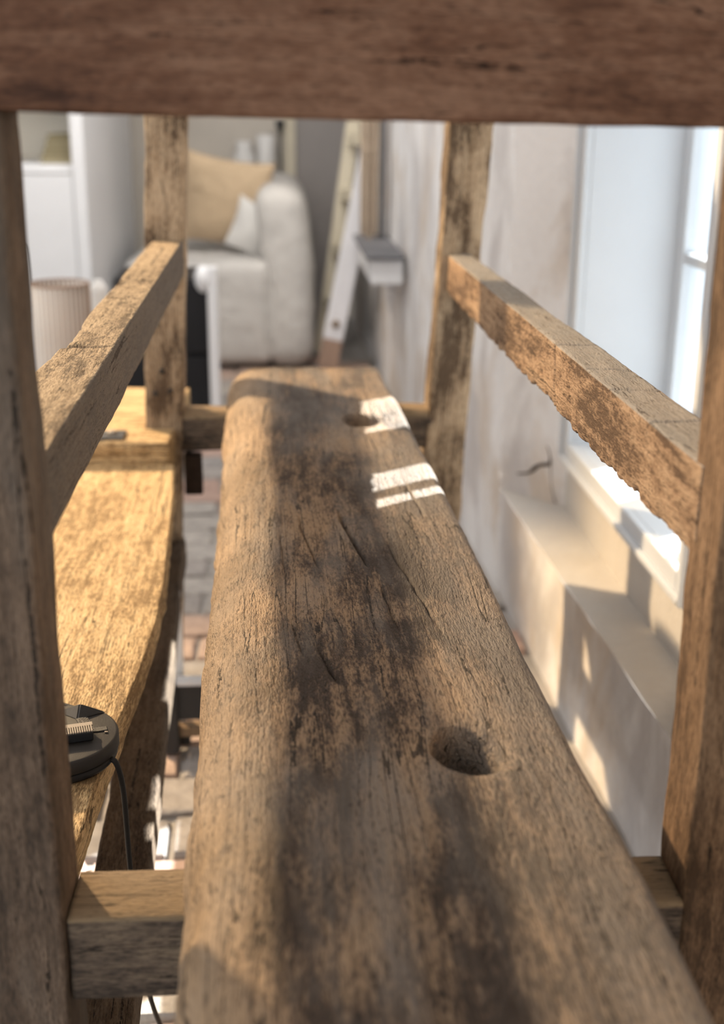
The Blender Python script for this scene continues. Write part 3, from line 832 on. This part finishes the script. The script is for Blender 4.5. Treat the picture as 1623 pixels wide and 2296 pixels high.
# slot and slider run at a slant across the top
SA = 14
slot = box('slider_track', (DC.x + 0.011 - 0.050, DC.y - 0.004 - 0.004, TZ - 0.001), (DC.x + 0.011 + 0.038, DC.y - 0.004 + 0.004, TZ + 0.0008), M_BLACK, dm, 0.0006, rot=rotz(SA))
def local(u, v, zz=0.0, a=SA, ox=0.021, oy=-0.010):
    c, s = math.cos(math.radians(a)), math.sin(math.radians(a))
    return Vector((DC.x + ox + u * c - v * s, DC.y + oy + u * s + v * c, TZ + zz))
bm = bmesh.new()
c_ = local(0, 0, 0.005)
bm_box(bm, (-0.0155, -0.0095, -0.005), (0.0155, 0.0095, 0.004), 0.0012, 2)
bmesh.ops.transform(bm, matrix=Matrix.Translation(c_) @ rotz(SA).to_4x4(), verts=bm.verts)
sl = bm_obj('slider', bm, M_BLACK, dm)
bm = bmesh.new()
for i in range(15):
    u = -0.0145 + i * 0.029 / 14
    b2 = bmesh.new(); bm_box(b2, (-0.0007, -0.0092, 0), (0.0007, 0.0030, 0.0014), 0.0003, 1)
    bmesh.ops.transform(b2, matrix=Matrix.Translation(local(u, 0, 0.0088)) @ rotz(SA).to_4x4(), verts=b2.verts)
    me = bpy.data.meshes.new('t'); b2.to_mesh(me); b2.free(); bm.from_mesh(me); bpy.data.meshes.remove(me)
rb = bm_obj('grip_ribs', bm, M_TANP, sl, parent_base=list(dm['_base']))
box('slider_cap', (c_.x - 0.0150, c_.y + 0.006 - 0.0034, TZ + 0.0088), (c_.x + 0.0150, c_.y + 0.006 + 0.0034, TZ + 0.0100), M_TANP, sl, 0.0004, rot=rotz(SA), parent_base=list(dm['_base']))
# pyramid bump near the back edge
bm = bmesh.new()
px, py = DC.x + 0.017, DC.y + 0.039
vv = [bm.verts.new((px + a, py + b, TZ + c)) for a, b, c in ((-0.023, 0.004, -0.0005), (0.0, -0.014, -0.0005), (0.027, 0.001, -0.0005), (0.004, 0.012, -0.0005), (0.001, 0.001, 0.0095))]
for a, b in ((0, 1), (1, 2), (2, 3), (3, 0)): bm.faces.new((vv[a], vv[b], vv[4]))
bm.faces.new((vv[3], vv[2], vv[1], vv[0]))
bmesh.ops.bevel(bm, geom=list(bm.edges), offset=0.0012, segments=2, affect='EDGES')
bm_obj('raised_button', bm, M_BLACKG, dm)
# embossed strip of vent dots
strip = box('vent_strip', (DC.x + 0.027 - 0.0055, DC.y + 0.014 - 0.016, TZ - 0.001), (DC.x + 0.027 + 0.0055, DC.y + 0.014 + 0.016, TZ + 0.0010), M_BLACK, dm, 0.0004, rot=rotz(24))
bm = bmesh.new()
for i in range(3):
    for j in range(8):
        u = (i - 1) * 0.0032; v = (j - 3.5) * 0.0036
        c, s = math.cos(math.radians(24)), math.sin(math.radians(24))
        r = bmesh.ops.create_uvsphere(bm, u_segments=6, v_segments=4, radius=0.0007)
        bmesh.ops.translate(bm, verts=r['verts'], vec=(DC.x + 0.027 + u * c - v * s, DC.y + 0.014 + u * s + v * c, TZ + 0.0010))
o = bm_obj('vent_dots', bm, M_TANP, strip, parent_base=list(dm['_base'])); o['kind'] = 'stuff'
box('panel_seam', (DC.x - 0.038, DC.y + 0.018, TZ - 0.001), (DC.x - 0.006, DC.y + 0.0195, TZ + 0.0006), M_BLACK, dm, 0.0002, rot=rotz(-32))
box('index_mark', (DC.x + 0.046, DC.y - 0.0015, TZ + 0.0001), (DC.x + 0.049, DC.y + 0.0005, TZ + 0.0009), M_TANP, dm, 0.0001)
tube('cord', [(DC.x + 0.022, DC.y + 0.052, DC.z + 0.012), (DC.x + 0.010, DC.y + 0.066, DC.z + 0.014), (DC.x - 0.025, DC.y + 0.078, DC.z + 0.016),
              (DC.x - 0.070, DC.y + 0.075, DC.z + 0.008), (DC.x - 0.12, DC.y + 0.06, DC.z + 0.004)], 0.0026, M_BLACK, dm)
tube('cord', [(DC.x + 0.050, DC.y - 0.018, DC.z + 0.006), (DC.x + 0.058, DC.y - 0.020, DC.z + 0.002), (DC.x + 0.0625, DC.y - 0.018, DC.z - 0.03),
              (DC.x + 0.063, DC.y - 0.010, 0.36), (DC.x + 0.064, DC.y + 0.012, 0.26), (DC.x + 0.070, DC.y + 0.05, 0.14), (DC.x + 0.085, DC.y + 0.11, 0.03),
              (DC.x + 0.098, DC.y + 0.16, 0.0075), (DC.x + 0.13, DC.y + 0.23, 0.006)], 0.0027, M_BLACK, dm)

# ------------------------------------------------------------------ low dark stool on the floor between the timbers
st = thing('low_stool', 'low dark stool with one pale leg on the brick floor under the slab', 'stool', (-0.10, 1.95, 0))
box('leg', (-0.203, 1.86, 0.002), (-0.176, 1.885, 0.135), M_DKWOOD, st, 0.003)
box('leg', (0.02, 1.86, 0.002), (0.05, 1.885, 0.135), M_DKWOOD, st, 0.003)
box('back_post', (-0.181, 1.895, 0.002), (-0.167, 1.910, 0.285), M_CERAM, st, 0.004)
box('apron', (-0.178, 1.868, 0.062), (0.02, 1.880, 0.128), M_DKWOOD, st, 0.002)
box('edge_strip', (-0.178, 1.862, 0.128), (0.02, 1.884, 0.138), M_WHITEW, st, 0.002)
box('slat', (-0.185, 1.872, 0.028), (0.03, 1.900, 0.046), M_BROWN, st, 0.002)
box('foot', (-0.188, 1.89, 0.002), (-0.16, 1.915, 0.02), M_DKWOOD, st, 0.002)

# ------------------------------------------------------------------ ribbed lamp shade on its stand (left)
SX, SY, SZ = -0.507, 2.93, 0.33
lp = thing('pleated_lamp', 'small floor lamp with a ribbed beige drum shade, left of the frame', 'lamp', (SX, SY, 0))
lathe('shade', [(0.070, 0.0), (0.070, 0.10), (0.069, 0.20), (0.069, 0.315), (0.0655, 0.315), (0.066, 0.16), (0.067, 0.0)], (SX, SY, SZ), M_SHADE, lp, 288, True, False,
      wob=lambda a, z: 0.0020 * math.sin(a * 36))
def ring(name, c, R, r, mat, parent, n=48):
    vs_, fs = [], []
    for i in range(n):
        a = 2 * math.pi * i / n
        for k in range(8):
            b = 2 * math.pi * k / 8
            vs_.append((c[0] + (R + r * math.cos(b)) * math.cos(a), c[1] + (R + r * math.cos(b)) * math.sin(a), c[2] + r * math.sin(b)))
    for i in range(n):
        for k in range(8):
            i2 = (i + 1) % n; k2 = (k + 1) % 8
            fs.append((i * 8 + k, i2 * 8 + k, i2 * 8 + k2, i * 8 + k2))
    return link_mesh(name, vs_, fs, mat, parent)
ring('rim', (SX, SY, SZ + 0.316), 0.068, 0.0032, M_BARE, lp)
lathe('stem', [(0.008, 0.02), (0.008, SZ + 0.20)], (SX, SY, 0), M_METAL, lp, 16)
lathe('foot', [(0.085, 0.001), (0.085, 0.012), (0.02, 0.02), (0.008, 0.03)], (SX, SY, 0), M_METAL, lp, 40)
lathe('bulb_cap', [(0.012, 0.0), (0.016, 0.03), (0.013, 0.05), (0.002, 0.058)], (SX + 0.004, SY, SZ + 0.245), M_BLUE, lp, 20)
box('shade_spider', (SX - 0.066, SY - 0.003, SZ + 0.285), (SX + 0.066, SY + 0.003, SZ + 0.290), M_METAL, lp, 0.001)
tube('carrying_loop', [(SX - 0.066, SY, SZ + 0.31), (SX - 0.067, SY, SZ + 0.36), (SX - 0.070, SY, SZ + 0.395), (SX - 0.078, SY, SZ + 0.405), (SX - 0.10, SY, SZ + 0.40)], 0.0022, M_METAL, lp)
# slim white column added for the bright sun patch beside it
o = lathe('bright_patch_column', [(0.022, 0.0), (0.024, 0.02), (0.024, 0.585), (0.020, 0.60), (0.012, 0.606), (0.012, 0.612)], (-0.462, 3.24, 0.0), M_CERAM, None, 32)
tag(o, 'slim tall white column added for a bright sun patch right behind the ribbed lamp shade', 'bright column')

# ------------------------------------------------------------------ white built-in cupboard (left background)
CX0, CX1, CY0, CY1 = -1.75, -0.675, 4.60, 6.10
cb = thing('white_cupboard', 'white painted built-in cupboard with an open shelf niche, left background', 'cupboard', ((CX0 + CX1) / 2, 5.0, 0))
box('side_panel', (CX1 - 0.03, CY0 + 0.0, 0.001), (CX1, CY1, 2.3), M_WHITE, cb)
box('side_panel', (CX0, CY0, 0.001), (CX0 + 0.03, CY1, 2.3), M_WHITE, cb)
box('back_panel', (CX0 + 0.03, CY0 + 0.33, 0.001), (CX1 - 0.03, CY0 + 0.35, 2.3), M_NICHE, cb)
box('shelf', (CX0 + 0.03, CY0 + 0.01, 0.805), (CX1 - 0.03, CY0 + 0.33, 0.835), M_WHITE, cb)
box('shelf', (CX0 + 0.03, CY0 + 0.01, 1.10), (CX1 - 0.03, CY0 + 0.33, 1.13), M_WHITE, cb)
box('shelf', (CX0 + 0.03, CY0 + 0.01, 1.50), (CX1 - 0.03, CY0 + 0.33, 1.53), M_WHITE, cb)
box('front_stile', (CX1 - 0.045, CY0 - 0.012, 0.001), (CX1, CY0, 2.3), M_WHITE, cb)
dr = box('door', (-1.17, CY0 - 0.008, 0.03), (CX1 - 0.048, CY0 + 0.012, 0.800), M_WHITE, cb)
lathe('knob', [(0.004, 0.0), (0.012, 0.012), (0.012, 0.02), (0.002, 0.024)], (0, 0, 0), M_METAL, None, 16)
kn = COL.objects[-1]; kn.parent = dr; kn.rotation_euler = (math.pi / 2, 0, 0)
kn.location = Vector((-1.12, CY0 - 0.008, 0.62)) - Vector(cb['_base'])
box('door', (CX0 + 0.03, CY0 - 0.008, 0.03), (-1.175, CY0 + 0.012, 0.800), M_WHITE, cb)
# stacked books in the niche
zz = 0.836
descr = ['bottom', 'second', 'third', 'top']
for i, (hh, ww, dx) in enumerate(((0.030, 0.130, 0.0), (0.022, 0.118, 0.005), (0.026, 0.108, 0.008), (0.020, 0.098, 0.010))):
    bx0 = CX1 - 0.036 - ww - dx * 0.3; bx1 = CX1 - 0.036 - dx * 0.3
    bk = thing('book', 'olive cloth book, %s one of the stack in the white niche' % ('lowest' if i == 0 else 'second from bottom' if i == 1 else 'second from top' if i == 2 else 'topmost'),
               'book', ((bx0 + bx1) / 2, CY0 + 0.16, zz), 'olive books stacked in the white niche')
    box('cover', (bx0, CY0 + 0.05, zz), (bx1, CY0 + 0.25, zz + 0.004), M_BOOK, bk, 0.001)
    box('cover', (bx0, CY0 + 0.05, zz + hh - 0.004), (bx1, CY0 + 0.25, zz + hh), M_BOOK, bk, 0.001)
    box('spine', (bx0, CY0 + 0.246, zz), (bx1, CY0 + 0.251, zz + hh), M_BOOK, bk, 0.001)
    box('pages', (bx0 + 0.004, CY0 + 0.052, zz + 0.004), (bx1 - 0.004, CY0 + 0.246, zz + hh - 0.004), M_PAGES, bk, 0.0)
    zz += hh + 0.0008

# ------------------------------------------------------------------ sofa seen from its arm end
sf = thing('sofa', 'off-white slipcovered sofa seen from its arm end at the far end of the room', 'sofa', (-0.25, 5.5, 0))
def soft(name, lo, hi, bev, mat, parent, seed=1, amp=0.008, pb=None, shape=None):
    bm = bmesh.new()
    bm_box(bm, lo, hi, bev, 5)
    bmesh.ops.triangulate(bm, faces=[f for f in bm.faces if len(f.verts) > 4])
    bmesh.ops.subdivide_edges(bm, edges=[e for e in bm.edges if e.calc_length() > 0.06], cuts=6, use_grid_fill=True)
    co = np.array([v.co for v in bm.verts])
    d = fbm(co * 6, seed, 3)
    bm.normal_update()
    for v, q in zip(bm.verts, d): v.co += v.normal * float(q) * amp
    if shape: 
        for v in bm.verts: shape(v)
    return bm_obj(name, bm, mat, parent, True, parent_base=pb)
soft('base', (-0.60, 5.10, 0.02), (0.13, 6.15, 0.34), 0.03, M_SOFA, sf, 1)
soft('arm', (-0.62, 5.02, 0.015), (-0.02, 5.22, 0.445), 0.05, M_SOFA, sf, 2)
def backshape(v):
    if v.co.z > 0.42:
        v.co.x += (v.co.z - 0.42) * (-0.12)
soft('backrest', (-0.055, 5.00, 0.012), (0.155, 6.15, 0.735), 0.085, M_SOFA, sf, 3, 0.010, shape=backshape)
soft('arm', (-0.62, 5.97, 0.015), (-0.02, 6.16, 0.445), 0.05, M_SOFA, sf, 4)
soft('seat_cushion', (-0.61, 5.23, 0.342), (-0.07, 5.96, 0.435), 0.035, M_SOFA, sf, 5)
def pillow(name, c, size, thick, rot, mat, label, cat, seed):
    n = 36; V, Fc = [], []
    for sgn in (1, -1):
        for i in range(n + 1):
            for j in range(n + 1):
                u = i / n * 2 - 1; v = j / n * 2 - 1
                h = thick * ((1 - u * u) ** 0.45 if abs(u) < 1 else 0) * ((1 - v * v) ** 0.45 if abs(v) < 1 else 0)
                px = u * (1 - 0.10 * (1 - v * v)); pz = v * (1 - 0.10 * (1 - u * u))
                V.append((px * size, sgn * h, pz * size))
        st_ = 0 if sgn == 1 else (n + 1) ** 2
        for i in range(n):
            for j in range(n):
                q = st_ + i * (n + 1) + j; f = (q, q + 1, q + n + 2, q + n + 1)
                Fc.append(f if sgn == 1 else f[::-1])
    V = np.array(V)
    V[:, 1] += 0.010 * fbm(V * 9, seed, 3) * (np.abs(V[:, 1]) > 0.001)
    R = np.array(rot.to_matrix()); V = V @ R.T
    o = link_mesh(name, V, Fc, mat, None, True); o.location = c
    bm = bmesh.new(); bm.from_mesh(o.data); bmesh.ops.remove_doubles(bm, verts=bm.verts, dist=1e-5); bm.to_mesh(o.data); bm.free()
    o.data.polygons.foreach_set('use_smooth', [True] * len(o.data.polygons))
    return tag(o, label, cat)
from mathutils import Euler
pillow('cushion', (-0.215, 5.42, 0.645), 0.200, 0.075, Euler((math.radians(12), math.radians(9), math.radians(-8))), M_CUSH,
       'large plump beige cushion standing on the off-white sofa', 'cushion', 81)
pillow('cushion', (-0.085, 5.31, 0.535), 0.115, 0.045, Euler((math.radians(8), math.radians(24), math.radians(-16))), M_CUSHW,
       'small white cushion leaning against the sofa backrest', 'cushion', 82)

# things on a console behind the sofa
cs = thing('console_table', 'cream console table against the back wall behind the sofa', 'table', (-0.15, 6.22, 0))
box('top', (-0.45, 6.17, 0.64), (0.04, 6.295, 0.67), M_CREAM, cs)
for xx in (-0.44, 0.0):
    box('leg', (xx, 6.19, 0.001), (xx + 0.03, 6.22, 0.64), M_CREAM, cs)
o = lathe('cream_jug', [(0.03, 0), (0.05, 0.03), (0.055, 0.12), (0.035, 0.17), (0.04, 0.20)], (-0.150, 6.225, 0.671), M_CERAM, None, 28)
tag(o, 'rounded cream jug on the console behind the sofa', 'jug')
o = lathe('white_pot', [(0.035, 0), (0.042, 0.10), (0.045, 0.22), (0.04, 0.23)], (-0.044, 6.235, 0.671), M_CERAM, None, 28)
tag(o, 'tall plain white pot next to the cream jug', 'pot')
cn = thing('candle_stand', 'thin dark metal candle stand rising behind the white pots', 'candle stand', (0.026, 6.235, 0.671))
lathe('foot', [(0.018, 0), (0.016, 0.01), (0.005, 0.016)], (0.026, 6.235, 0.671), M_METAL, cn, 20)
lathe('stem', [(0.006, 0.012), (0.006, 0.26)], (0.026, 6.235, 0.671), M_METAL, cn, 12)
lathe('cup', [(0.006, 0.25), (0.022, 0.27), (0.022, 0.30), (0.018, 0.30)], (0.026, 6.235, 0.671), M_METAL, cn, 20)

# ------------------------------------------------------------------ ladder leaning in the corner
ld = thing('leaning_ladder', 'white painted wooden ladder leaning in the corner beside the sofa', 'ladder', (0.24, 5.2, 0))
def slanted(name, p0, p1, w_, h_, mat, parent, side=(0, 1, 0), bev=0.004, pb=None):
    p0 = Vector(p0); p1 = Vector(p1); d = (p1 - p0); L = d.length; d.normalize()
    s = Vector(side); s = (s - d * s.dot(d)).normalized(); t_ = d.cross(s)
    R = Matrix((d, s, t_)).transposed()
    bm = bmesh.new(); bm_box(bm, (-L / 2, -w_ / 2, -h_ / 2), (L / 2, w_ / 2, h_ / 2), bev, 2)
    bmesh.ops.transform(bm, matrix=Matrix.Translation((p0 + p1) / 2) @ R.to_4x4(), verts=bm.verts)
    return bm_obj(name, bm, mat, parent, parent_base=pb)
A0, A1 = Vector((0.222, 4.95, 0.14)), Vector((0.430, 4.95, 1.16))
dA = (A1 - A0).normalized()
rl = slanted('rail', A0, A1, 0.035, 0.080, M_LADDER, ld)
slanted('rail_tip', A0 - dA * 0.118, A0, 0.036, 0.079, M_BARE, rl, pb=list(ld['_base']))
o = lathe('bolt', [(0.001, 0), (0.016, 0), (0.016, 0.006), (0.001, 0.007)], (0, 0, 0), M_BROWN, None, 16)
o.parent = rl; o.rotation_euler = (math.pi / 2, 0, 0); o.location = Vector((0.233, 4.931, 0.205)) - Vector(ld['_base'])
B0, B1 = Vector((0.190, 5.36, 0.01)), Vector((0.355, 5.36, 1.16))
slanted('rail', B0, B1, 0.035, 0.060, M_CREAM, ld)
for k in (0.16, 0.36, 0.56, 0.76, 0.92):
    a = A0.lerp(A1, k); b = B0.lerp(B1, k + 0.02)
    slanted('rung', a + Vector((0, 0.015, 0)), b - Vector((0, 0.015, 0)), 0.034, 0.05, M_CREAM, ld, side=(1, 0, 0))

# ------------------------------------------------------------------ ledge, curtain on the far right wall
lg = thing('wall_shelf', 'white wall shelf with a dark slate top on the far right wall', 'shelf', (0.42, 4.4, 0.46))
box('shelf_block', (0.318, 4.20, 0.462), (w0(4.5) - 0.008, 4.80, 0.548), M_WHITE, lg, 0.008)
box('slate_top', (0.300, 4.18, 0.5485), (w0(4.5) - 0.006, 4.90, 0.563), M_SLATE, lg, 0.003)
def curtain(name, x0, x1, y, z0, z1, mat, label, folds, lean):
    nx_, nz_ = 60, 30; V, Fc = [], []
    for side in (0, 1):
        for i in range(nx_ + 1):
            for j in range(nz_ + 1):
                u = i / nx_; v = j / nz_
                z = z0 + (z1 - z0) * v
                gather = 0.72 + 0.28 * v
                xm = (x0 + x1) / 2 + lean * v
                V.append((xm + (u - 0.5) * (x1 - x0) * gather, y + 0.022 * math.sin(u * folds * 2 * math.pi + 0.6 * math.sin(v * 3)) * (0.6 + 0.4 * v) + 0.006 * side, z + 0.01 * math.sin(u * 9)))
        st_ = side * (nx_ + 1) * (nz_ + 1)
        for i in range(nx_):
            for j in range(nz_):
                q = st_ + i * (nz_ + 1) + j; f = (q, q + nz_ + 1, q + nz_ + 2, q + 1)
                Fc.append(f if side == 0 else f[::-1])
    o = link_mesh(name, V, Fc, mat, None, True)
    return tag(o, label, 'curtain')
curtain('linen_curtain', 0.302, 0.392, 4.72, 0.570, 2.2, M_CURT, 'gathered beige linen curtain hanging down to the slate shelf', 3, 0.19 * 0.0 + 0.02)
o = box('dark_gap_strip', (0.393, 4.74, 0.566), (0.412, 4.80, 2.2), M_SLATE, None, 0.003)  # added strip standing for the dark gap beside the curtain
tag(o, 'dark slate-grey upright strip added for the dark gap between the linen curtain and the wall', 'dark strip')

# ------------------------------------------------------------------ black cabinets and white post (behind the far left post)
o = thing('black_cabinet', 'black two-drawer cabinet behind the far left post', 'cabinet', (-0.38, 4.25, 0))
box('carcass', (-0.54, 4.13, 0.001), (-0.222, 4.46, 0.493), M_SPEAK, o, 0.004)
box('drawer', (-0.53, 4.112, 0.250), (-0.232, 4.131, 0.483), M_SPEAK, o, 0.006)
box('drawer', (-0.53, 4.112, 0.02), (-0.232, 4.131, 0.234), M_SPEAK, o, 0.006)
o = thing('white_post', 'white painted post with a rounded arm in front of the black cabinet', 'post', (-0.21, 4.04, 0))
box('upright', (-0.2255, 4.02, 0.001), (-0.1935, 4.065, 0.545), M_WHITE, o, 0.005)
bm = bmesh.new(); bmesh.ops.create_uvsphere(bm, u_segments=24, v_segments=14, radius=0.038)
bmesh.ops.transform(bm, matrix=Matrix.Translation((-0.238, 4.042, 0.506)) @ Matrix.Diagonal((0.75, 0.9, 1.15, 1)), verts=bm.verts)
bm_obj('rounded_arm', bm, M_WHITE, o, True)
box('foot', (-0.25, 3.98, 0.001), (-0.17, 4.10, 0.03), M_WHITE, o, 0.005)

for o in BASES:
    if '_base' in o: del o['_base']
